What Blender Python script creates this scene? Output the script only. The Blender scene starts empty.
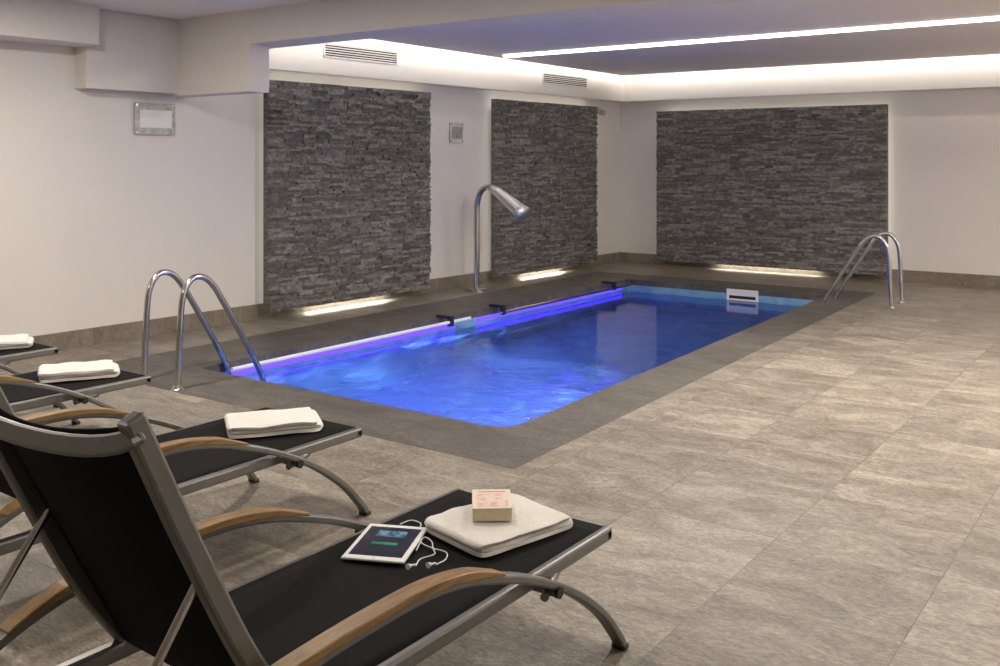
import bpy, bmesh, math, random
from mathutils import Vector, Matrix, noise
random.seed(7)
S=bpy.context.scene
S.view_settings.view_transform='Standard'
S.view_settings.look='None'
S.view_settings.exposure=0.0
COL=S.collection

# ---------------------------------------------------------------- materials
def newmat(name):
    m=bpy.data.materials.new(name); m.use_nodes=True
    nt=m.node_tree; b=nt.nodes['Principled BSDF']
    return m,nt,b
def N(nt,t,**k):
    n=nt.nodes.new(t)
    for a,v in k.items(): setattr(n,a,v)
    return n
def ramp(nt,stops):
    r=N(nt,'ShaderNodeValToRGB'); e=r.color_ramp.elements
    while len(e)<len(stops): e.new(0.5)
    for i,(p,c) in enumerate(stops):
        e[i].position=p; e[i].color=(c[0],c[1],c[2],1)
    return r
def simple(name,col,rough=0.5,metal=0.0,var=0.06,scale=8,bump=0.0,bscale=60,spec=0.5):
    m,nt,b=newmat(name)
    tc=N(nt,'ShaderNodeTexCoord')
    n=N(nt,'ShaderNodeTexNoise'); n.inputs['Scale'].default_value=scale; n.inputs['Detail'].default_value=4
    nt.links.new(tc.outputs['Object'],n.inputs['Vector'])
    r=ramp(nt,[(0.3,[c*(1-var) for c in col]),(0.7,[min(1,c*(1+var)) for c in col])])
    nt.links.new(n.outputs['Fac'],r.inputs['Fac'])
    nt.links.new(r.outputs['Color'],b.inputs['Base Color'])
    b.inputs['Roughness'].default_value=rough; b.inputs['Metallic'].default_value=metal
    b.inputs['Specular IOR Level'].default_value=spec
    if bump>0:
        n2=N(nt,'ShaderNodeTexNoise'); n2.inputs['Scale'].default_value=bscale
        nt.links.new(tc.outputs['Object'],n2.inputs['Vector'])
        bp=N(nt,'ShaderNodeBump'); bp.inputs['Strength'].default_value=bump; bp.inputs['Distance'].default_value=0.01
        nt.links.new(n2.outputs['Fac'],bp.inputs['Height']); nt.links.new(bp.outputs['Normal'],b.inputs['Normal'])
    return m
def emis(name,col,strength):
    m,nt,b=newmat(name)
    b.inputs['Base Color'].default_value=(*col,1)
    b.inputs['Emission Color'].default_value=(*col,1)
    b.inputs['Emission Strength'].default_value=strength
    return m

M_wall=simple('wall_paint',(0.75,0.715,0.675),0.75,var=0.015,scale=2,bump=0.04,bscale=150)
M_ceil=simple('ceiling_paint',(0.84,0.78,0.745),0.85,var=0.01,scale=2)
M_soff=simple('soffit_paint',(0.82,0.79,0.75),0.8,var=0.01,scale=2)
M_steel=simple('polished_steel',(0.55,0.54,0.53),0.18,1.0,var=0.03)
M_frame=simple('lounger_aluminium',(0.20,0.195,0.185),0.38,0.75,var=0.05,scale=30)
M_black=simple('black_plastic',(0.012,0.012,0.013),0.45,var=0.1)
M_white=simple('white_plastic',(0.8,0.8,0.78),0.35,var=0.02)
M_ledw=emis('led_diffuser',(1.0,0.94,0.90),9.0)
M_ledb=emis('blue_led',(0.09,0.04,1.0),2.3)
M_ledd=emis('fill_downlight_lens',(1.0,0.93,0.84),5.0)  # glow for the added out-of-view downlights

def stone_floor(name,c1,c2,c3,brick=True,rough=0.42,bw=1.2,rh=0.6,off=(0,0),boff=0.0,mort=(0.66,0.64,0.61)):
    m,nt,b=newmat(name); L=nt.links.new
    tc=N(nt,'ShaderNodeTexCoord')
    mp=N(nt,'ShaderNodeMapping'); mp.inputs['Rotation'].default_value=(0,0,math.radians(90)); mp.inputs['Location'].default_value=(off[0],off[1],0)
    L(tc.outputs['Object'],mp.inputs['Vector'])
    mp2=N(nt,'ShaderNodeMapping'); mp2.inputs['Rotation'].default_value=(0,0,math.radians(32)); mp2.inputs['Scale'].default_value=(1.0,2.2,1)
    src=tc.outputs['Object']
    if brick:
        br=N(nt,'ShaderNodeTexBrick'); br.offset=boff
        br.inputs['Scale'].default_value=1; br.inputs['Brick Width'].default_value=bw; br.inputs['Row Height'].default_value=rh
        br.inputs['Mortar Size'].default_value=0.0025; br.inputs['Mortar Smooth'].default_value=0.2; br.inputs['Bias'].default_value=0
        br.inputs['Color1'].default_value=(0.85,0.84,0.82,1); br.inputs['Color2'].default_value=(1.14,1.13,1.10,1); br.inputs['Mortar'].default_value=(*mort,1)
        L(mp.outputs['Vector'],br.inputs['Vector'])
        sc=N(nt,'ShaderNodeVectorMath',operation='SCALE'); sc.inputs['Scale'].default_value=23.0; L(br.outputs['Color'],sc.inputs[0])
        av=N(nt,'ShaderNodeVectorMath',operation='ADD'); L(src,av.inputs[0]); L(sc.outputs[0],av.inputs[1]); src=av.outputs[0]
    L(src,mp2.inputs['Vector'])
    n1=N(nt,'ShaderNodeTexNoise'); n1.inputs['Scale'].default_value=2.6; n1.inputs['Detail'].default_value=10; n1.inputs['Roughness'].default_value=0.74; n1.inputs['Distortion'].default_value=0.9
    L(mp2.outputs['Vector'],n1.inputs['Vector'])
    n2=N(nt,'ShaderNodeTexNoise'); n2.inputs['Scale'].default_value=38; n2.inputs['Detail'].default_value=6; n2.inputs['Roughness'].default_value=0.82
    L(mp2.outputs['Vector'],n2.inputs['Vector'])
    mix=N(nt,'ShaderNodeMath',operation='MULTIPLY_ADD'); mix.inputs[1].default_value=0.56
    L(n2.outputs['Fac'],mix.inputs[0])
    mm=N(nt,'ShaderNodeMath',operation='MULTIPLY'); mm.inputs[1].default_value=0.48
    L(n1.outputs['Fac'],mm.inputs[0]); L(mm.outputs[0],mix.inputs[2])
    r=ramp(nt,[(0.41,c1),(0.52,c2),(0.63,c3)])
    L(mix.outputs[0],r.inputs['Fac'])
    out=r.outputs['Color']
    hgt=mix.outputs[0]
    if brick:
        mx=N(nt,'ShaderNodeMix',data_type='RGBA',blend_type='MULTIPLY'); mx.inputs[0].default_value=1
        L(out,mx.inputs[6]); L(br.outputs['Color'],mx.inputs[7]); out=mx.outputs[2]
        sb=N(nt,'ShaderNodeMath',operation='SUBTRACT'); L(mix.outputs[0],sb.inputs[0]); L(br.outputs['Fac'],sb.inputs[1]); hgt=sb.outputs[0]
    L(out,b.inputs['Base Color'])
    bp=N(nt,'ShaderNodeBump'); bp.inputs['Strength'].default_value=0.6; bp.inputs['Distance'].default_value=0.007
    L(hgt,bp.inputs['Height']); L(bp.outputs['Normal'],b.inputs['Normal'])
    b.inputs['Roughness'].default_value=rough
    return m
M_floor=stone_floor('floor_stone_tiles',(0.112,0.095,0.075),(0.240,0.209,0.171),(0.43,0.385,0.325),off=(0.10,0.14),bw=0.61,rh=0.61,rough=0.36)
M_cope=stone_floor('pool_coping_stone',(0.056,0.050,0.043),(0.106,0.096,0.084),(0.178,0.163,0.142),rough=0.5,bw=0.9,rh=0.9)
M_base=stone_floor('baseboard_stone',(0.14,0.112,0.085),(0.22,0.185,0.148),(0.30,0.26,0.215),brick=False)

M_ledge,nt,b=newmat('ledger_stone'); L=nt.links.new
g=N(nt,'ShaderNodeNewGeometry'); tc=N(nt,'ShaderNodeTexCoord')
mp=N(nt,'ShaderNodeMapping'); mp.inputs['Scale'].default_value=(1,1,2.0); L(tc.outputs['Object'],mp.inputs['Vector'])
n=N(nt,'ShaderNodeTexNoise'); n.inputs['Scale'].default_value=17; n.inputs['Detail'].default_value=8; n.inputs['Roughness'].default_value=0.8; L(mp.outputs['Vector'],n.inputs['Vector'])
ad=N(nt,'ShaderNodeMath',operation='MULTIPLY_ADD'); ad.inputs[1].default_value=0.20; L(g.outputs['Random Per Island'],ad.inputs[0])
ms=N(nt,'ShaderNodeMath',operation='MULTIPLY'); ms.inputs[1].default_value=0.97; L(n.outputs['Fac'],ms.inputs[0]); L(ms.outputs[0],ad.inputs[2])
r=ramp(nt,[(0.40,(0.078,0.073,0.068)),(0.58,(0.19,0.180,0.168)),(0.76,(0.43,0.41,0.385))]); L(ad.outputs[0],r.inputs['Fac']); L(r.outputs['Color'],b.inputs['Base Color'])
bp=N(nt,'ShaderNodeBump'); bp.inputs['Strength'].default_value=0.9; bp.inputs['Distance'].default_value=0.025; L(n.outputs['Fac'],bp.inputs['Height']); L(bp.outputs['Normal'],b.inputs['Normal'])
b.inputs['Roughness'].default_value=0.7

M_wood,nt,b=newmat('teak_wood'); L=nt.links.new
tc=N(nt,'ShaderNodeTexCoord'); mp=N(nt,'ShaderNodeMapping'); mp.inputs['Scale'].default_value=(12,1.2,12); L(tc.outputs['Object'],mp.inputs['Vector'])
n=N(nt,'ShaderNodeTexNoise'); n.inputs['Scale'].default_value=6; n.inputs['Detail'].default_value=6; n.inputs['Distortion'].default_value=0.6; L(mp.outputs['Vector'],n.inputs['Vector'])
r=ramp(nt,[(0.3,(0.17,0.092,0.033)),(0.7,(0.38,0.23,0.088))]); L(n.outputs['Fac'],r.inputs['Fac']); L(r.outputs['Color'],b.inputs['Base Color']); b.inputs['Roughness'].default_value=0.4

M_sling,nt,b=newmat('black_sling_fabric'); L=nt.links.new
tc=N(nt,'ShaderNodeTexCoord'); ck=N(nt,'ShaderNodeTexChecker'); ck.inputs['Scale'].default_value=420
ck.inputs['Color1'].default_value=(0.004,0.004,0.004,1); ck.inputs['Color2'].default_value=(0.011,0.010,0.010,1)
L(tc.outputs['Object'],ck.inputs['Vector']); L(ck.outputs['Color'],b.inputs['Base Color']); b.inputs['Roughness'].default_value=0.8; b.inputs['Specular IOR Level'].default_value=0.12

M_towel=simple('towel_terry',(0.82,0.785,0.73),0.95,var=0.04,scale=40,bump=0.6,bscale=300,spec=0.1)
M_page=simple('book_pages',(0.74,0.64,0.44),0.8,var=0.08,scale=60)
M_cream=simple('book_cover_board',(0.80,0.70,0.56),0.4,var=0.04,scale=30)
M_cover,nt,b=newmat('book_cover_print'); L=nt.links.new
tc=N(nt,'ShaderNodeTexCoord')
n=N(nt,'ShaderNodeTexNoise'); n.inputs['Scale'].default_value=34; n.inputs['Detail'].default_value=3; L(tc.outputs['Object'],n.inputs['Vector'])
r=ramp(nt,[(0.36,(0.80,0.68,0.58)),(0.50,(0.80,0.60,0.53)),(0.60,(0.70,0.36,0.33)),(0.70,(0.80,0.55,0.50))]); L(n.outputs['Fac'],r.inputs['Fac']); L(r.outputs['Color'],b.inputs['Base Color']); b.inputs['Roughness'].default_value=0.35
M_red=simple('book_title_ink',(0.62,0.26,0.22),0.4,var=0.1,scale=60)
def screenmat(name,c1,c2,e):
    m,nt,b=newmat(name); L=nt.links.new
    tc=N(nt,'ShaderNodeTexCoord'); n=N(nt,'ShaderNodeTexNoise'); n.inputs['Scale'].default_value=45; L(tc.outputs['Object'],n.inputs['Vector'])
    r=ramp(nt,[(0.4,c1),(0.62,c2)]); L(n.outputs['Fac'],r.inputs['Fac'])
    L(r.outputs['Color'],b.inputs['Base Color']); L(r.outputs['Color'],b.inputs['Emission Color']); b.inputs['Emission Strength'].default_value=e; b.inputs['Roughness'].default_value=0.1
    return m
M_screen=screenmat('tablet_screen',(0.008,0.009,0.012),(0.016,0.018,0.022),0.2)
M_scr2=screenmat('tablet_screen_picture',(0.02,0.05,0.10),(0.10,0.20,0.26),0.5)
M_scr3=screenmat('tablet_screen_button',(0.01,0.14,0.06),(0.02,0.20,0.09),0.4)
M_pool,nt,b=newmat('pool_mosaic'); L=nt.links.new
tc=N(nt,'ShaderNodeTexCoord')
n=N(nt,'ShaderNodeTexNoise'); n.inputs['Scale'].default_value=2.6; n.inputs['Detail'].default_value=6; n.inputs['Distortion'].default_value=1.2; L(tc.outputs['Object'],n.inputs['Vector'])
r=ramp(nt,[(0.35,(0.12,0.28,0.45)),(0.65,(0.20,0.42,0.58))]); L(n.outputs['Fac'],r.inputs['Fac']); L(r.outputs['Color'],b.inputs['Base Color']); b.inputs['Roughness'].default_value=0.5
M_water=bpy.data.materials.new('pool_water'); M_water.use_nodes=True; nt=M_water.node_tree; nt.nodes.clear(); L=nt.links.new
out=N(nt,'ShaderNodeOutputMaterial'); mx=N(nt,'ShaderNodeMixShader'); tr=N(nt,'ShaderNodeBsdfRefraction'); gl=N(nt,'ShaderNodeBsdfGlossy'); fr=N(nt,'ShaderNodeFresnel'); fr.inputs['IOR'].default_value=1.42
tr.inputs['IOR'].default_value=1.33; tr.inputs['Roughness'].default_value=0.0
tr.inputs['Color'].default_value=(0.66,0.78,0.92,1); gl.inputs['Roughness'].default_value=0.015
tc=N(nt,'ShaderNodeTexCoord'); n=N(nt,'ShaderNodeTexNoise'); n.inputs['Scale'].default_value=4.4; n.inputs['Detail'].default_value=5; n.inputs['Distortion'].default_value=2.2
L(tc.outputs['Object'],n.inputs['Vector'])
sp=N(nt,'ShaderNodeSeparateXYZ'); L(tc.outputs['Object'],sp.inputs[0])
mr=N(nt,'ShaderNodeMapRange'); mr.inputs['From Min'].default_value=4.8; mr.inputs['From Max'].default_value=7.2; mr.inputs['To Min'].default_value=1.0; mr.inputs['To Max'].default_value=0.02; L(sp.outputs['Y'],mr.inputs['Value'])
bp=N(nt,'ShaderNodeBump'); bp.inputs['Distance'].default_value=0.06; L(mr.outputs[0],bp.inputs['Strength'])
L(n.outputs['Fac'],bp.inputs['Height']); L(bp.outputs['Normal'],gl.inputs['Normal']); L(bp.outputs['Normal'],tr.inputs['Normal']); L(bp.outputs['Normal'],fr.inputs['Normal'])
L(fr.outputs[0],mx.inputs[0]); L(tr.outputs[0],mx.inputs[1]); L(gl.outputs[0],mx.inputs[2]); L(mx.outputs[0],out.inputs['Surface'])

# ---------------------------------------------------------------- mesh helpers
def obj_from_bm(bm,name,mat,parent=None,smooth=False,bevel=0,seg=2):
    bmesh.ops.recalc_face_normals(bm,faces=bm.faces)
    me=bpy.data.meshes.new(name); bm.to_mesh(me); bm.free()
    if isinstance(mat,(list,tuple)):
        for x in mat: me.materials.append(x)
    else: me.materials.append(mat)
    o=bpy.data.objects.new(name,me); COL.objects.link(o)
    if smooth:
        for p in me.polygons: p.use_smooth=True
    if bevel>0:
        md=o.modifiers.new('bevel','BEVEL'); md.width=bevel; md.segments=seg; md.limit_method='ANGLE'; md.angle_limit=math.radians(40)
    if parent: o.parent=parent
    return o
def add_box(bm,lo,hi,mi=0,M=None):
    vs=[]
    for z in (lo[2],hi[2]):
        for (x,y) in ((lo[0],lo[1]),(hi[0],lo[1]),(hi[0],hi[1]),(lo[0],hi[1])):
            v=Vector((x,y,z)); 
            if M: v=M@v
            vs.append(bm.verts.new(v))
    for f in ((0,3,2,1),(4,5,6,7),(0,1,5,4),(1,2,6,5),(2,3,7,6),(3,0,4,7)):
        fc=bm.faces.new([vs[i] for i in f]); fc.material_index=mi
def box(name,lo,hi,mat,parent=None,bevel=0,M=None):
    bm=bmesh.new(); add_box(bm,lo,hi,0,M); return obj_from_bm(bm,name,mat,parent,bevel=bevel)
def prism(name,poly,z0,z1,mat,parent=None,bevel=0):
    bm=bmesh.new()
    a=[bm.verts.new((x,y,z0)) for x,y in poly]; c=[bm.verts.new((x,y,z1)) for x,y in poly]
    bm.faces.new(a[::-1]); bm.faces.new(c)
    n=len(poly)
    for i in range(n): bm.faces.new((a[i],a[(i+1)%n],c[(i+1)%n],c[i]))
    return obj_from_bm(bm,name,mat,parent,bevel=bevel)
def catmull(pts,n=6):
    P=[Vector(p) for p in pts]; P=[2*P[0]-P[1]]+P+[2*P[-1]-P[-2]]; out=[]
    for i in range(1,len(P)-2):
        for k in range(n):
            t=k/n; a,b_,c,d=P[i-1],P[i],P[i+1],P[i+2]
            out.append(0.5*((2*b_)+(-a+c)*t+(2*a-5*b_+4*c-d)*t*t+(-a+3*b_-3*c+d)*t**3))
    out.append(P[-2]); return out
def sweep(bm,path,side,prof,mi=0,cap=True):
    path=[Vector(p) for p in path]; side=Vector(side).normalized(); rings=[]
    for i,p in enumerate(path):
        T=(path[min(i+1,len(path)-1)]-path[max(i-1,0)]).normalized()
        sd=(side-T*side.dot(T)).normalized(); Nn=T.cross(sd)
        pf=prof(i/(len(path)-1)) if callable(prof) else prof
        rings.append([bm.verts.new(p+sd*s+Nn*nn) for s,nn in pf])
    k=len(rings[0])
    for a,b_ in zip(rings,rings[1:]):
        for j in range(k):
            f=bm.faces.new((a[j],a[(j+1)%k],b_[(j+1)%k],b_[j])); f.material_index=mi
    if cap:
        bm.faces.new(rings[0][::-1]).material_index=mi; bm.faces.new(rings[-1]).material_index=mi
def rectp(w,t): return [(-w/2,-t/2),(w/2,-t/2),(w/2,t/2),(-w/2,t/2)]
def ovalp(w,t,k=14): return [(w/2*math.cos(2*math.pi*i/k),t/2*math.sin(2*math.pi*i/k)) for i in range(k)]
def flat(name,path,side,w,t,mat,parent=None,bevel=0.005):
    bm=bmesh.new(); sweep(bm,path,side,rectp(w,t)); return obj_from_bm(bm,name,mat,parent,bevel=bevel)
def tube(name,path,r,mat,parent=None,side=(0,0,1),k=14):
    bm=bmesh.new()
    if callable(r): pf=lambda t: ovalp(2*r(t),2*r(t),k)
    else: pf=ovalp(2*r,2*r,k)
    sweep(bm,path,side,pf)
    o=obj_from_bm(bm,name,mat,parent,smooth=True)
    md=o.modifiers.new('es','EDGE_SPLIT'); md.split_angle=math.radians(50)
    return o
def empty(name,loc=(0,0,0),rz=0):
    e=bpy.data.objects.new(name,None); e.location=loc; e.rotation_euler=(0,0,rz); e.empty_display_size=0.2; COL.objects.link(e); return e
def area(name,loc,direction,sx,sy,power,col,parent=None,shape='RECTANGLE',xaxis=None,spread=180):
    ld=bpy.data.lights.new(name,'AREA'); ld.shape=shape; ld.size=sx
    if shape in('RECTANGLE','ELLIPSE'): ld.size_y=sy
    ld.energy=power; ld.color=col; ld.spread=math.radians(spread)
    o=bpy.data.objects.new(name,ld); COL.objects.link(o)
    z=-Vector(direction).normalized()
    x=Vector(xaxis) if xaxis else (Vector((1,0,0)) if abs(z.x)<0.9 else Vector((0,1,0)))
    x=(x-z*x.dot(z)).normalized(); y=z.cross(x)
    Mx=Matrix((x,y,z)).transposed().to_4x4(); Mx.translation=Vector(loc)
    o.matrix_world=Mx
    if parent: 
        o.parent=parent; o.matrix_parent_inverse=parent.matrix_world.inverted()
    return o

# ---------------------------------------------------------------- room
def WX(y): return -7.30+0.04*(y-4.0)        # left wall line
YB=12.67; XR=3.2; YN=-2.6
prism('wall_left',[(WX(YN)-0.2,YN),(WX(YN),YN),(WX(YB),YB),(WX(YB)-0.2,YB)],-0.05,3.0,M_wall)
box('wall_back',(WX(YB)-0.2,YB,-0.05),(XR+0.2,YB+0.2,3.0),M_wall)
box('wall_right',(XR,YN,-0.05),(XR+0.2,YB,3.0),M_wall)
box('wall_front',(WX(YN)-0.2,YN-0.2,-0.05),(XR+0.2,YN,3.0),M_wall)
bm=bmesh.new()
add_box(bm,(-7.8,YN-0.2,3.0),(XR+0.2,YB+0.2,3.1))
add_box(bm,(WX(8)+0.48,5.45,2.70),(XR,YB-0.46,2.75))
add_box(bm,(WX(2)+0.3,YN,2.70),(XR,5.12,2.75))
obj_from_bm(bm,'ceiling',M_ceil)
def wallbox(name,y0,y1,dep,z0,z1,mat):
    return prism(name,[(WX(y0),y0),(WX(y0)+dep,y0),(WX(y1)+dep,y1),(WX(y1),y1)],z0,z1,mat)
wallbox('trim_soffit_left',5.45,YB,0.2,2.35,3.0,M_soff)
box('trim_soffit_back',(WX(YB)+0.2,YB-0.2,2.35),(XR,YB,3.0),M_soff)
wallbox('trim_bulkhead_near',YN,4.3,0.34,2.40,3.0,M_wall)
wallbox('trim_bulkhead_drop',4.3,5.12,0.16,2.07,3.0,M_wall)
box('trim_ceiling_beam',(WX(5.2),5.12,2.43),(XR,5.45,3.0),M_wall)
box('trim_beam_downstand',(WX(5.2),5.12,2.05),(-6.16,5.32,2.43),M_wall)
wallbox('baseboard_left',YN,YB,0.025,0,0.14,M_base)
box('baseboard_back',(WX(YB)+0.025,YB-0.025,0),(XR,YB,0.14),M_base)
box('baseboard_right',(XR-0.025,YN,0),(XR,YB-0.025,0.14),M_base)

# ---------------------------------------------------------------- pool
Y0,Y1=4.40,10.85; XL=-5.85
def XRt(y): return -3.12-0.036*(y-4.4)
corners=[(XL,Y0),(XRt(Y0),Y0),(XRt(Y1),Y1),(XL,Y1)]
def roundpoly(cs,rad,n=6):
    out=[]
    for i,c in enumerate(cs):
        p=Vector(cs[i-1]); c=Vector(c); q=Vector(cs[(i+1)%len(cs)]); r=rad[i]
        a=c+(p-c).normalized()*r; b_=c+(q-c).normalized()*r
        for k in range(n+1):
            t=k/n; out.append(tuple((1-t)**2*a+2*t*(1-t)*c+t*t*b_))
    return out
inner=roundpoly(corners,[0.05,0.18,0.08,0.05])
outer=[(-6.55,3.86),(-2.70,3.86),(-2.96,11.35),(-6.55,11.35)]
def inside(pt,poly):
    r=False; j=len(poly)-1
    for i in range(len(poly)):
        xi,yi=poly[i]; xj,yj=poly[j]
        if ((yi>pt[1])!=(yj>pt[1])) and (pt[0]<(xj-xi)*(pt[1]-yi)/(yj-yi)+xi): r=not r
        j=i
    return r
def ring(name,o_,i_,z,mat,thick):
    bm=bmesh.new()
    def loop(ps):
        vs=[bm.verts.new((x,y,z)) for x,y in ps]; return [bm.edges.new((vs[k],vs[(k+1)%len(vs)])) for k in range(len(vs))]
    E=loop(o_)+loop(i_)
    bmesh.ops.triangle_fill(bm,use_beauty=True,use_dissolve=False,edges=E,normal=(0,0,1))
    kill=[f for f in bm.faces if inside(f.calc_center_median(),i_)]
    bmesh.ops.delete(bm,geom=kill,context='FACES')
    bmesh.ops.recalc_face_normals(bm,faces=bm.faces)
    ex=bmesh.ops.extrude_face_region(bm,geom=list(bm.faces))
    for v in [g_ for g_ in ex['geom'] if isinstance(g_,bmesh.types.BMVert)]: v.co.z-=thick
    return obj_from_bm(bm,name,mat)
ring('floor',[(-7.6,YN-0.1),(XR+0.1,YN-0.1),(XR+0.1,YB+0.1),(-7.6,YB+0.1)],outer,0.0,M_floor,0.05)
pool=empty('swimming_pool',(0,0,0))
o=ring('coping',outer,inner,0.001,M_cope,0.07); o.parent=pool
bm=bmesh.new(); n=len(inner)
t_=[bm.verts.new((x,y,-0.069)) for x,y in inner]; b__=[bm.verts.new((x,y,-1.3)) for x,y in inner]
for i in range(n): bm.faces.new((t_[i],b__[i],b__[(i+1)%n],t_[(i+1)%n]))
bm.faces.new(b__)
o=obj_from_bm(bm,'basin',M_pool,pool)
bm=bmesh.new(); f=bm.faces.new([bm.verts.new((x,y,-0.15)) for x,y in inner]); 
me=bpy.data.meshes.new('water'); 
bm.normal_update()
if f.normal.z<0: f.normal_flip()
bm.to_mesh(me); bm.free(); me.materials.append(M_water); o=bpy.data.objects.new('water',me); COL.objects.link(o); o.parent=pool
for (a,b_) in ((4.6,7.35),(7.7,10.7)):
    box('led_strip',(XL,a,-0.25),(XL+0.02,b_,-0.19),M_ledb,pool)
    box('led_strip_upper',(XL,a,-0.115),(XL+0.012,b_,-0.080),M_ledb,pool)
tube('grab_bar_1',[(XL+0.12,4.6,-0.03),(XL+0.12,6,-0.03),(XL+0.12,7.45,-0.03)],0.016,M_white,pool)
tube('grab_bar_2',[(XL+0.12,7.95,-0.045),(XL+0.12,9,-0.045),(XL+0.12,10.7,-0.045)],0.018,M_steel,pool)
for y in (7.15,8.0,10.3):
    bm=bmesh.new(); add_box(bm,(XL-0.04,y-0.03,0.001),(XL+0.14,y+0.03,0.03)); add_box(bm,(XL+0.10,y-0.03,-0.07),(XL+0.14,y+0.03,0.001))
    obj_from_bm(bm,'bar_bracket',M_black,pool,bevel=0.006)
sx,sz=-4.33,-0.08
bm=bmesh.new()
add_box(bm,(sx-0.19,Y1-0.02,sz-0.065),(sx+0.19,Y1,sz-0.045)); add_box(bm,(sx-0.19,Y1-0.02,sz+0.045),(sx+0.19,Y1,sz+0.065))
add_box(bm,(sx-0.19,Y1-0.02,sz-0.045),(sx-0.165,Y1,sz+0.045)); add_box(bm,(sx+0.165,Y1-0.02,sz-0.045),(sx+0.19,Y1,sz+0.045))
add_box(bm,(sx-0.165,Y1-0.008,sz-0.01),(sx+0.165,Y1-0.002,sz+0.045),0)
obj_from_bm(bm,'skimmer_frame',M_white,pool); box('skimmer_throat',(sx-0.165,Y1-0.006,sz-0.045),(sx+0.165,Y1,sz-0.01),M_black,pool)
area('pool_light_left_a',(XL+0.03,5.97,-0.28),(1,0,-0.9),2.75,0.05,22,(0.20,0.07,1.0),pool,xaxis=(0,1,0),spread=140)
area('pool_light_left_b',(XL+0.03,9.2,-0.28),(1,0,-0.9),3.0,0.05,7,(0.16,0.09,1.0),pool,xaxis=(0,1,0),spread=140)
for x in (-5.0,-3.9):  # unseen lamps added on the near wall to turn the water blue
    tube('added_pool_lamp_housing',[(x,Y0+0.0,-0.65),(x,Y0+0.03,-0.65)],0.13,M_steel,pool)
    area('added_pool_lamp',(x,Y0+0.04,-0.65),(0,1,-0.2),0.22,0.22,6,(0.34,0.56,1.0),pool,shape='DISK',spread=140)
# added unseen spot; its procedural mask projects a caustic pattern into the pool
ld=bpy.data.lights.new('added_caustic_spot','SPOT'); ld.energy=210; ld.color=(0.55,0.60,1.0); ld.spot_size=math.radians(130); ld.spot_blend=0.8; ld.shadow_soft_size=0.008
ld.use_nodes=True; lt=ld.node_tree; le=lt.nodes['Emission']
tc=N(lt,'ShaderNodeTexCoord'); vo=N(lt,'ShaderNodeTexVoronoi'); vo.feature='SMOOTH_F1'; vo.inputs['Scale'].default_value=12.0
nn=N(lt,'ShaderNodeTexNoise'); nn.inputs['Scale'].default_value=3.0; nn.inputs['Detail'].default_value=3
va=N(lt,'ShaderNodeVectorMath',operation='ADD'); lt.links.new(tc.outputs['Normal'],va.inputs[0]); 
vs_=N(lt,'ShaderNodeVectorMath',operation='SCALE'); vs_.inputs['Scale'].default_value=0.5; lt.links.new(tc.outputs['Normal'],nn.inputs['Vector']); lt.links.new(nn.outputs['Color'],vs_.inputs[0]); lt.links.new(vs_.outputs[0],va.inputs[1])
lt.links.new(va.outputs[0],vo.inputs['Vector'])
mr=N(lt,'ShaderNodeMapRange'); mr.inputs['From Min'].default_value=0.42; mr.inputs['From Max'].default_value=0.66; mr.inputs['To Min'].default_value=0.01; mr.inputs['To Max'].default_value=4.2
lt.links.new(vo.outputs['Distance'],mr.inputs['Value']); lt.links.new(mr.outputs[0],le.inputs['Strength'])
lo=bpy.data.objects.new('added_caustic_spot',ld); COL.objects.link(lo); lo.location=(-3.26,6.4,-0.30)
lo.rotation_euler=Vector((-1.0,-0.15,-0.55)).to_track_quat('-Z','Y').to_euler(); lo.parent=pool

# ---------------------------------------------------------------- ledger stone panels
def stone_panel(origin,lx,outv,w,z0,z1,strip=1.1):
    lx=Vector(lx).normalized(); outv=Vector(outv).normalized(); origin=Vector(origin)
    M=Matrix((lx,outv,Vector((0,0,1)))).transposed().to_4x4(); M.translation=origin
    bm=bmesh.new()
    add_box(bm,(0,0.10,z0),(w,0.155,z1),0,M)
    for zz in (z0+0.35,z1-0.4):
        for xx in (0.25,w-0.3): add_box(bm,(xx,0.0,zz),(xx+0.05,0.10,zz+0.05),0,M)
    z=z0
    while z<z1-0.005:
        h=min(random.uniform(0.014,0.036),z1-z)
        if z1-z-h<0.010: h=z1-z
        x=0
        while x<w-0.005:
            l=min(random.uniform(0.05,0.28),w-x)
            if w-x-l<0.04: l=w-x
            dpt=random.uniform(0.0,0.028)
            add_box(bm,(x+0.0004,0.15,z+0.0004),(x+l-0.0004,0.175+dpt,z+h-0.0004),0,M)
            x+=l
        z+=h
    o=obj_from_bm(bm,'stone_wall_panel',M_ledge)
    warm=(1.0,0.97,0.86)
    def P(x,y,z): return M@Vector((x,y,z))
    area('panel_led_bottom',P(w/2,0.06,z0+0.03),outv*0.6+Vector((0,0,-1)),strip,0.03,7.0,warm,o,xaxis=lx)
    area('panel_led_top',P(w/2,0.085,z1-0.06),-outv+Vector((0,0,0.6)),w*0.95,0.02,1.0,warm,o,xaxis=lx)
    area('panel_led_left',P(0.08,0.085,(z0+z1)/2),-outv-lx*0.5,(z1-z0)*0.95,0.02,0.4,warm,o,xaxis=(0,0,1))
    area('panel_led_right',P(w-0.08,0.085,(z0+z1)/2),-outv+lx*0.5,(z1-z0)*0.95,0.02,0.8,warm,o,xaxis=(0,0,1))
    return o
LX=(0.04,1,0); OUT=(1,-0.04,0)
stone_panel((WX(6.08),6.08,0),LX,OUT,2.23,0.075,2.25)
stone_panel((WX(9.50),9.50,0),LX,OUT,2.25,0.075,2.24,0.9)
stone_panel((-6.26,YB,0),(1,0,0),(0,-1,0),3.13,0.075,2.19,1.4)

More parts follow.
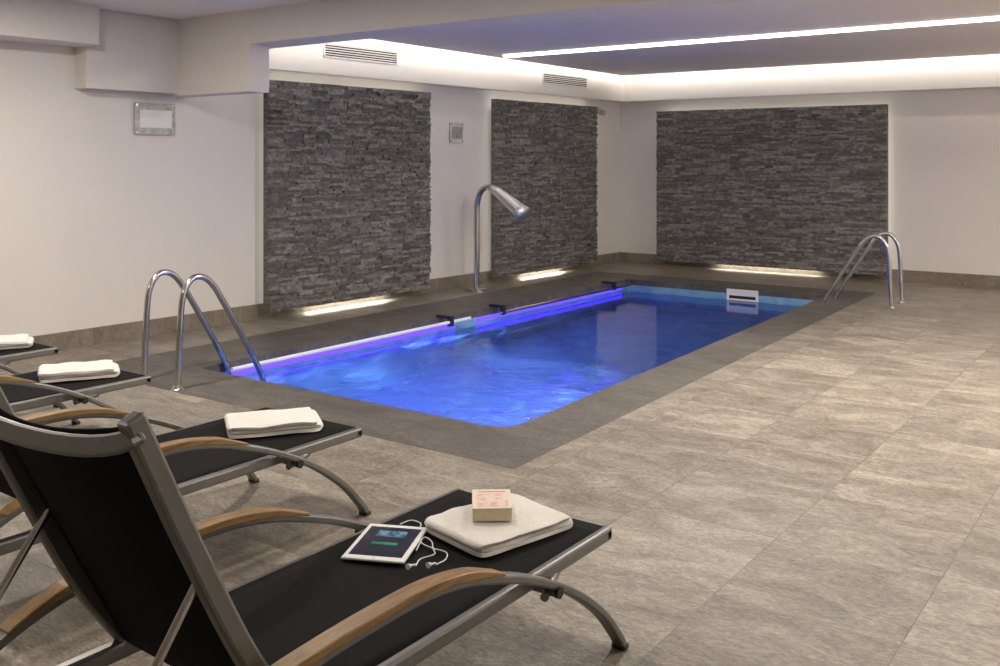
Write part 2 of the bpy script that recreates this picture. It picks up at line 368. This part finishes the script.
# ---------------------------------------------------------------- fixtures on walls / ceiling
def wall_matrix(y,z,off=0.0):
    lx=Vector(LX).normalized(); ov=Vector(OUT).normalized()
    M=Matrix((lx,ov,Vector((0,0,1)))).transposed().to_4x4(); M.translation=Vector((WX(y),y,z))+ov*off; return M
for y,z in ((7.25,2.59),(10.95,2.56)):
    M=wall_matrix(y,z,0.2); bm=bmesh.new(); w=0.52;h=0.075
    add_box(bm,(-w,0,-h),(w,0.012,-h+0.014),0,M); add_box(bm,(-w,0,h-0.014),(w,0.012,h),0,M)
    add_box(bm,(-w,0,-h),(-w+0.014,0.012,h),0,M); add_box(bm,(w-0.014,0,-h),(w,0.012,h),0,M)
    for k in range(5):
        zz=-h+0.028+k*0.024; add_box(bm,(-w+0.014,0.001,zz),(w-0.014,0.010,zz+0.008),0,M)
    add_box(bm,(-w+0.01,0,-h+0.01),(w-0.01,0.001,h-0.01),1,M)
    obj_from_bm(bm,'air_vent_grille',[M_soff,M_black])
M_glass=simple('frosted_acrylic',(0.62,0.64,0.62),0.15,0.0,var=0.15,scale=6)
M_plate=simple('sign_plate',(0.36,0.37,0.36),0.3,0.3,var=0.3,scale=25)
def sign(y,z,w,h,inner_mat):
    e=empty('wall_sign'); M=wall_matrix(y,z)
    box('plate',(-w/2,0.012,-h/2),(w/2,0.02,h/2),M_plate if w>0.3 else M_glass,e,M=M,bevel=0.002)
    box('insert',(-w*0.38,0.0205,-h*0.28),(w*0.42,0.023,h*0.28),inner_mat,e,M=M)
    for a in (-1,1):
        for c in (-1,1):
            p=M@Vector((a*(w/2-0.02),0,c*(h/2-0.02))); q=M@Vector((a*(w/2-0.02),0.026,c*(h/2-0.02)))
            tube('standoff',[p,q],0.008,M_steel,e)
sign(5.0,1.85,0.38,0.27,M_white); sign(8.95,1.82,0.24,0.24,M_plate)
M=wall_matrix(11.98,2.2); e=empty('security_camera')
box('mount',(-0.05,0,-0.05),(0.05,0.03,0.05),M_plate,e,M=M,bevel=0.005)
tube('body',[M@Vector((0,0.03,0)),M@Vector((0,0.16,-0.04))],0.04,M_plate,e)
for (x,y) in ((-3.97,11.3),(-2.9,10.9)):
    tube('smoke_detector',[(x,y,2.70),(x,y,2.68),(x,y,2.655)],lambda t:0.055-0.02*t,M_white)
e=empty('projecting_linear_light')  # diffuser hangs below the ceiling so its sides brighten it
box('diffuser',(-6.45,9.01,2.672),(2.6,9.065,2.6995),M_ledw,e)
xe=WX(8)+0.48
area('cove_light_left',(xe+0.03,9.0,2.80),(-1,0,-0.15),7.0,0.05,24,(1.0,0.95,0.87),None,xaxis=(0,1,0))
area('cove_light_back',(-1.9,YB-0.49,2.80),(0,1,-0.15),9.2,0.05,30,(1.0,0.95,0.87),None,xaxis=(1,0,0))
for (x,y,p) in ((-5.5,3.0,54),(-3.0,3.0,28),(-0.6,3.2,14),(2.0,3.2,18),(-5.2,0.4,22),(-2.6,0.2,10),(0.2,0.2,8),(-2.4,6.3,92),(-0.2,6.6,92),(1.8,6.8,70),(2.2,9.8,95)):  # downlights added out of view as general room fill
    e=empty('added_fill_downlight',(x,y,2.70))
    tube('rim',[(0,0,0),(0,0,-0.012)],0.16,M_white,e,side=(1,0,0),k=24)
    tube('lens',[(0,0,-0.012),(0,0,-0.016)],0.135,M_ledd,e,side=(1,0,0),k=24)
    l=area('lamp',(x,y,2.68),(0,0,-1),0.26,0.26,p,(1.0,0.93,0.845),None,shape='DISK'); 
    l.parent=e; l.matrix_parent_inverse=Matrix.Translation((-x,-y,-2.70))

# ---------------------------------------------------------------- pool handrails
def handrail(base,dirv):
    d=Vector(dirv).normalized(); B=Vector(base)
    pr=[(0,0),(0.015,0.3),(0.03,0.54),(0.06,0.65),(0.12,0.715),(0.20,0.715),(0.28,0.655),(0.36,0.54),(0.50,0.32),(0.62,0.12),(0.71,-0.06),(0.76,-0.3),(0.77,-0.7)]
    path=catmull([B+d*s+Vector((0,0,z)) for s,z in pr],6)
    side=Vector((0,0,1)).cross(d)
    o=tube('pool_handrail',path,0.021,M_steel,None,side=side,k=16)
    bm=bmesh.new(); sweep(bm,[B+Vector((0,0,0.0)),B+Vector((0,0,0.008)),B+Vector((0,0,0.022))],side,lambda t:ovalp(0.09*(1-0.4*t),0.09*(1-0.4*t),20))
    c=obj_from_bm(bm,'flange',M_steel,o,smooth=False)
    return o
handrail((-5.42,3.91,0),(0,1,0)); handrail((-5.82,3.93,0),(0,1,0))
handrail((-2.52,10.25,0),(-1,0,0)); handrail((-2.52,10.68,0),(-1,0,0))

# ---------------------------------------------------------------- cascade spout
e=empty('pool_cascade_shower')
bx,by=-6.72,8.86
tube('base_flange',[(bx,by,0),(bx,by,0.03)],0.12,M_steel,e,side=(0,1,0),k=24)
path=catmull([(bx,by,0.0),(bx,by,0.4),(bx,by,0.85),(bx+0.01,by,1.02),(bx+0.06,by,1.14),(bx+0.15,by,1.19),(bx+0.25,by,1.165),(bx+0.33,by,1.12)],6)
tube('pipe',path,0.034,M_steel,e,side=(0,1,0),k=18)
bm=bmesh.new()
sweep(bm,[(bx+0.20,by,1.19),(bx+0.30,by,1.135),(bx+0.45,by,1.04),(bx+0.60,by,0.94),(bx+0.66,by,0.90)],(0,1,0),lambda t: ovalp(0.08+0.16*t,0.08+0.10*t,20))
M_satin=simple('satin_steel',(0.78,0.77,0.75),0.38,0.9,var=0.03)
obj_from_bm(bm,'nozzle',M_satin,e,smooth=True)

# ---------------------------------------------------------------- towels
def catmull2(P):
    return [(p.x,p.y) for p in catmull([(a,b_,0) for a,b_ in P],4)]
def towel(seed,loc,rz,w=0.26,l=0.40,zs=1.0):
    t=0.0115; h=l/2
    P=[(-h,.007),(-h*.6,.007),(0,.007),(h*.6,.007),(h-.008,.007),(h+.003,.0095),(h+.006,.0145),(h+.002,.019),(h-.010,.021),(h*.6,.021),(0,.0215),(-h*.6,.021),(-h+.014,.0215),(-h+.004,.024),(-h+.001,.029),(-h+.006,.0335),(-h+.018,.035),(-h*.5,.0355),(0,.036),(h*.5,.0355),(h-.018,.034)]
    path=[Vector((0,a,z)) for a,z in catmull2(P)]
    bm=bmesh.new(); K=16
    pf=[(-w/2+w*i/K,-t/2) for i in range(K+1)]+[(w/2-w*i/K,t/2) for i in range(K+1)]
    sweep(bm,path,(1,0,0),pf)
    for v in bm.verts:
        x0,y0,z0=v.co
        ax=abs(x0)/(w/2); ay=abs(y0)/h
        k=max(0,ax-0.8)*max(0,ay-0.85)
        v.co.x*=1-1.6*k; v.co.y*=1-1.6*k
        v.co.x+=0.006*noise.noise(Vector((0,y0*9,z0*60+seed)))*ax+0.004*math.sin(z0*150+seed)
        u=z0/0.036
        v.co.z+=u*(0.007*noise.noise(Vector((x0*8,y0*7,seed)))+0.003*noise.noise(Vector((x0*26,y0*22,seed+5))))
        v.co.z-=u*0.008*max(0,ax-0.6)
        v.co.z=max(v.co.z*zs,0.0008)
    o=obj_from_bm(bm,'towel',M_towel,None,smooth=True,bevel=0.0035,seg=3)
    o.location=loc; o.rotation_euler=(0,0,rz); return o

# ---------------------------------------------------------------- loungers
def lounger(x,y,rz=0,back=63,length=0.79):
    e=empty('sun_lounger',(x,y,0),rz); W=0.31; zs=0.35; hy=-1.32
    a=math.radians(back); by_,bz=-math.cos(a),math.sin(a)
    for sgn,s in ((-1,'left'),(1,'right')):
        X=sgn*(W-0.018)
        flat('seat_rail_'+s,[(X,0.0,zs-0.017),(X,-0.9,zs-0.017),(X,-1.98,zs-0.017)],(1,0,0),0.036,0.042,M_frame,e,0.008)
        bp_=catmull([(X,hy+0.02,zs+0.0),(X,hy+by_*0.2-0.012,zs+bz*0.2),(X,hy+by_*0.5-0.012,zs+bz*0.5),(X,hy+by_*length,zs+bz*length)],5)
        flat('back_rail_'+s,bp_,(1,0,0),0.034,0.045,M_frame,e,0.008)
        XB=sgn*(W+0.045)
        pts=[(-2.02,0.012),(-1.98,.10),(-1.87,.24),(-1.72,.36),(-1.57,.44),(-1.43,.485),(-1.31,.498),(-1.14,.505),(-.96,.503),(-.82,.482),(-.70,.447),(-.54,.388),(-.34,.287),(-.17,.165),(-.07,.06),(-.035,.012)]
        P=catmull([(XB,p,q) for p,q in pts],5)
        flat('bow_leg_'+s,P,(1,0,0),0.042,0.024,M_frame,e,0.006)
        iw=[p for p in P if -1.58<p.y<-0.66]
        iw=[p+Vector((0,0,0.014)) for p in iw]
        bm=bmesh.new(); sweep(bm,iw,(1,0,0),lambda t:rectp(0.048,0.006+0.016*min(1,6*min(t,1-t)+0.1)))
        obj_from_bm(bm,'armrest_'+s,M_wood,e,bevel=0.005,seg=3)
        for yy in (-2.02,-.035):
            box('foot_cap',(XB-0.024,yy-0.016,0.0),(XB+0.024,yy+0.016,0.018),M_black,e,bevel=0.006)
        tube('recline_strut_'+s,[(X*0.93,hy+by_*0.42,zs+bz*0.42),(X*0.93,-1.80,zs-0.02)],0.009,M_steel,e,side=(1,0,0))
        tube('seat_strut_'+s,[(X,-0.30,zs-0.04),(XB,-0.46,0.31)],0.012,M_frame,e,side=(0,0,1))
    for yy,zz in ((-0.42,0.315),(-1.70,0.325)):
        tube('cross_tube',[(-W-0.06,yy,zz),(W+0.06,yy,zz)],0.015,M_frame,e)
        for sg in (-1,1): tube('tube_cap',[(sg*(W+0.06),yy,zz),(sg*(W+0.072),yy,zz)],0.016,M_black,e)
    flat('front_rail',[(-W,-0.018,zs-0.018),(W,-0.018,zs-0.018)],(0,1,0),0.036,0.034,M_frame,e,0.008)
    flat('rear_rail',[(-W,-1.965,zs-0.018),(W,-1.965,zs-0.018)],(0,1,0),0.036,0.034,M_frame,e,0.008)
    tube('recline_bar',[(-W*0.9,-1.80,zs-0.02),(W*0.9,-1.80,zs-0.02)],0.010,M_steel,e)
    hp=[(W*math.sin(t*math.pi/2)*0.985, hy+by_*(length-0.03)-0.06*(1-t*t), zs+bz*(length-0.03)-0.04*(1-t*t)) for t in [k/8 for k in range(-8,9)]]
    flat('head_rail',hp,(0,-by_,bz),0.038,0.018,M_frame,e,0.006)
    def sling(name,fn,nu,nv):
        bm=bmesh.new(); g_=[[bm.verts.new(fn(-1+2*i/nu,j/nv)) for i in range(nu+1)] for j in range(nv+1)]
        for j in range(nv):
            for i in range(nu): bm.faces.new((g_[j][i],g_[j][i+1],g_[j+1][i+1],g_[j+1][i]))
        o=obj_from_bm(bm,name,M_sling,e,smooth=True); md=o.modifiers.new('s','SOLIDIFY'); md.thickness=0.004; md.offset=0
    sling('seat_sling',lambda u,v:((W-0.022)*u,-0.02-1.29*v,zs+0.003-0.008*(1-u*u)*math.sin(math.pi*min(1,v*4+0.01)/2)),12,20)
    sling('back_sling',lambda u,v:((W-0.03)*u,hy+by_*(length-0.035)*v-0.03*(1-u*u)*(0.3+v),zs+0.01+bz*(length-0.035)*v-0.03*(1-u*u)*v),12,16)
    return e
spots=[(-1.80,2.67),(-3.22,3.03),(-4.83,3.10),(-5.98,3.24)]
for s_ in spots: lounger(*s_)
ZT=0.356
towel(1,(-1.765,2.44,ZT),math.radians(-14),0.29,0.38,0.95)
towel(2,(-3.22,2.80,ZT),math.radians(-35),0.26,0.38,1.15)
towel(3,(-4.83,2.87,ZT),math.radians(-30),0.26,0.38,1.25)
towel(4,(-5.98,3.02,ZT),math.radians(-30),0.26,0.38,1.25)

# book
e=empty('paperback_book',(-1.80,2.45,ZT+0.0445),math.radians(38))
box('pages',(-0.056,-0.082,0.002),(0.060,0.082,0.036),M_page,e)
bm=bmesh.new(); add_box(bm,(-0.060,-0.085,0),(0.062,0.085,0.002)); add_box(bm,(-0.060,-0.085,0.036),(0.062,0.085,0.0385)); add_box(bm,(-0.060,-0.085,0.002),(-0.057,0.085,0.036))
obj_from_bm(bm,'cover',M_cream,e)
box('cover_picture',(-0.045,-0.070,0.0385),(0.050,0.045,0.0390),M_cover,e)
box('cover_title',(-0.040,0.058,0.0385),(0.045,0.068,0.0390),M_red,e)
# tablet
e=empty('tablet_computer',(-1.965,2.145,ZT),math.radians(25))
box('body',(-0.094,-0.132,0.0),(0.094,0.132,0.008),M_white,e,bevel=0.0035)
box('screen',(-0.080,-0.108,0.008),(0.080,0.108,0.0086),M_screen,e)
box('screen_picture',(-0.045,0.035,0.0086),(0.045,0.080,0.0089),M_scr2,e)
box('screen_button',(-0.04,-0.025,0.0086),(0.04,-0.008,0.0089),M_scr3,e)
tube('home_button',[(0,-0.120,0.008),(0,-0.120,0.0085)],0.006,M_page,e,side=(1,0,0))
# earphones
e=empty('earphones')
zt=ZT+0.001
def cable(n_,pts,r=0.0019): tube(n_,catmull(pts,8),r,M_white,e,side=(0,0,1),k=8)
cable('cable_main',[(-2.035,2.285,zt),(-2.03,2.33,zt),(-1.99,2.33,zt),(-1.965,2.30,zt),(-1.93,2.25,zt),(-1.88,2.21,zt),(-1.83,2.20,zt)])
cable('cable_a',[(-1.83,2.20,zt),(-1.80,2.17,zt),(-1.81,2.12,zt),(-1.785,2.07,zt+.003)])
cable('cable_b',[(-1.83,2.20,zt),(-1.78,2.20,zt),(-1.75,2.16,zt),(-1.745,2.11,zt+.003)])
cable('cable_loop',[(-1.83,2.20,zt),(-1.865,2.235,zt+.002),(-1.90,2.24,zt+.003),(-1.86,2.16,zt)])
for (x,y) in ((-1.785,2.07),(-1.745,2.11)):
    tube('earbud',[(x,y,zt+0.007),(x-0.004,y-0.012,zt+0.008),(x-0.006,y-0.022,zt+0.009),(x-0.006,y-0.027,zt+0.009)],lambda t:0.003+0.006*min(1,max(0,t*2-0.7)),M_white,e,k=12)

# ---------------------------------------------------------------- world + camera
w=bpy.data.worlds.new('world'); S.world=w; w.use_nodes=True
w.node_tree.nodes['Background'].inputs[0].default_value=(0.5,0.5,0.55,1); w.node_tree.nodes['Background'].inputs[1].default_value=0.1
cd=bpy.data.cameras.new('camera'); cam=bpy.data.objects.new('camera',cd); COL.objects.link(cam)
cd.sensor_width=36; cd.lens=34.92; cd.shift_y=-0.173; cd.clip_start=0.02
cam.location=(0,0,1.5); cam.rotation_euler=(math.radians(90),0,math.radians(35.8))
S.camera=cam
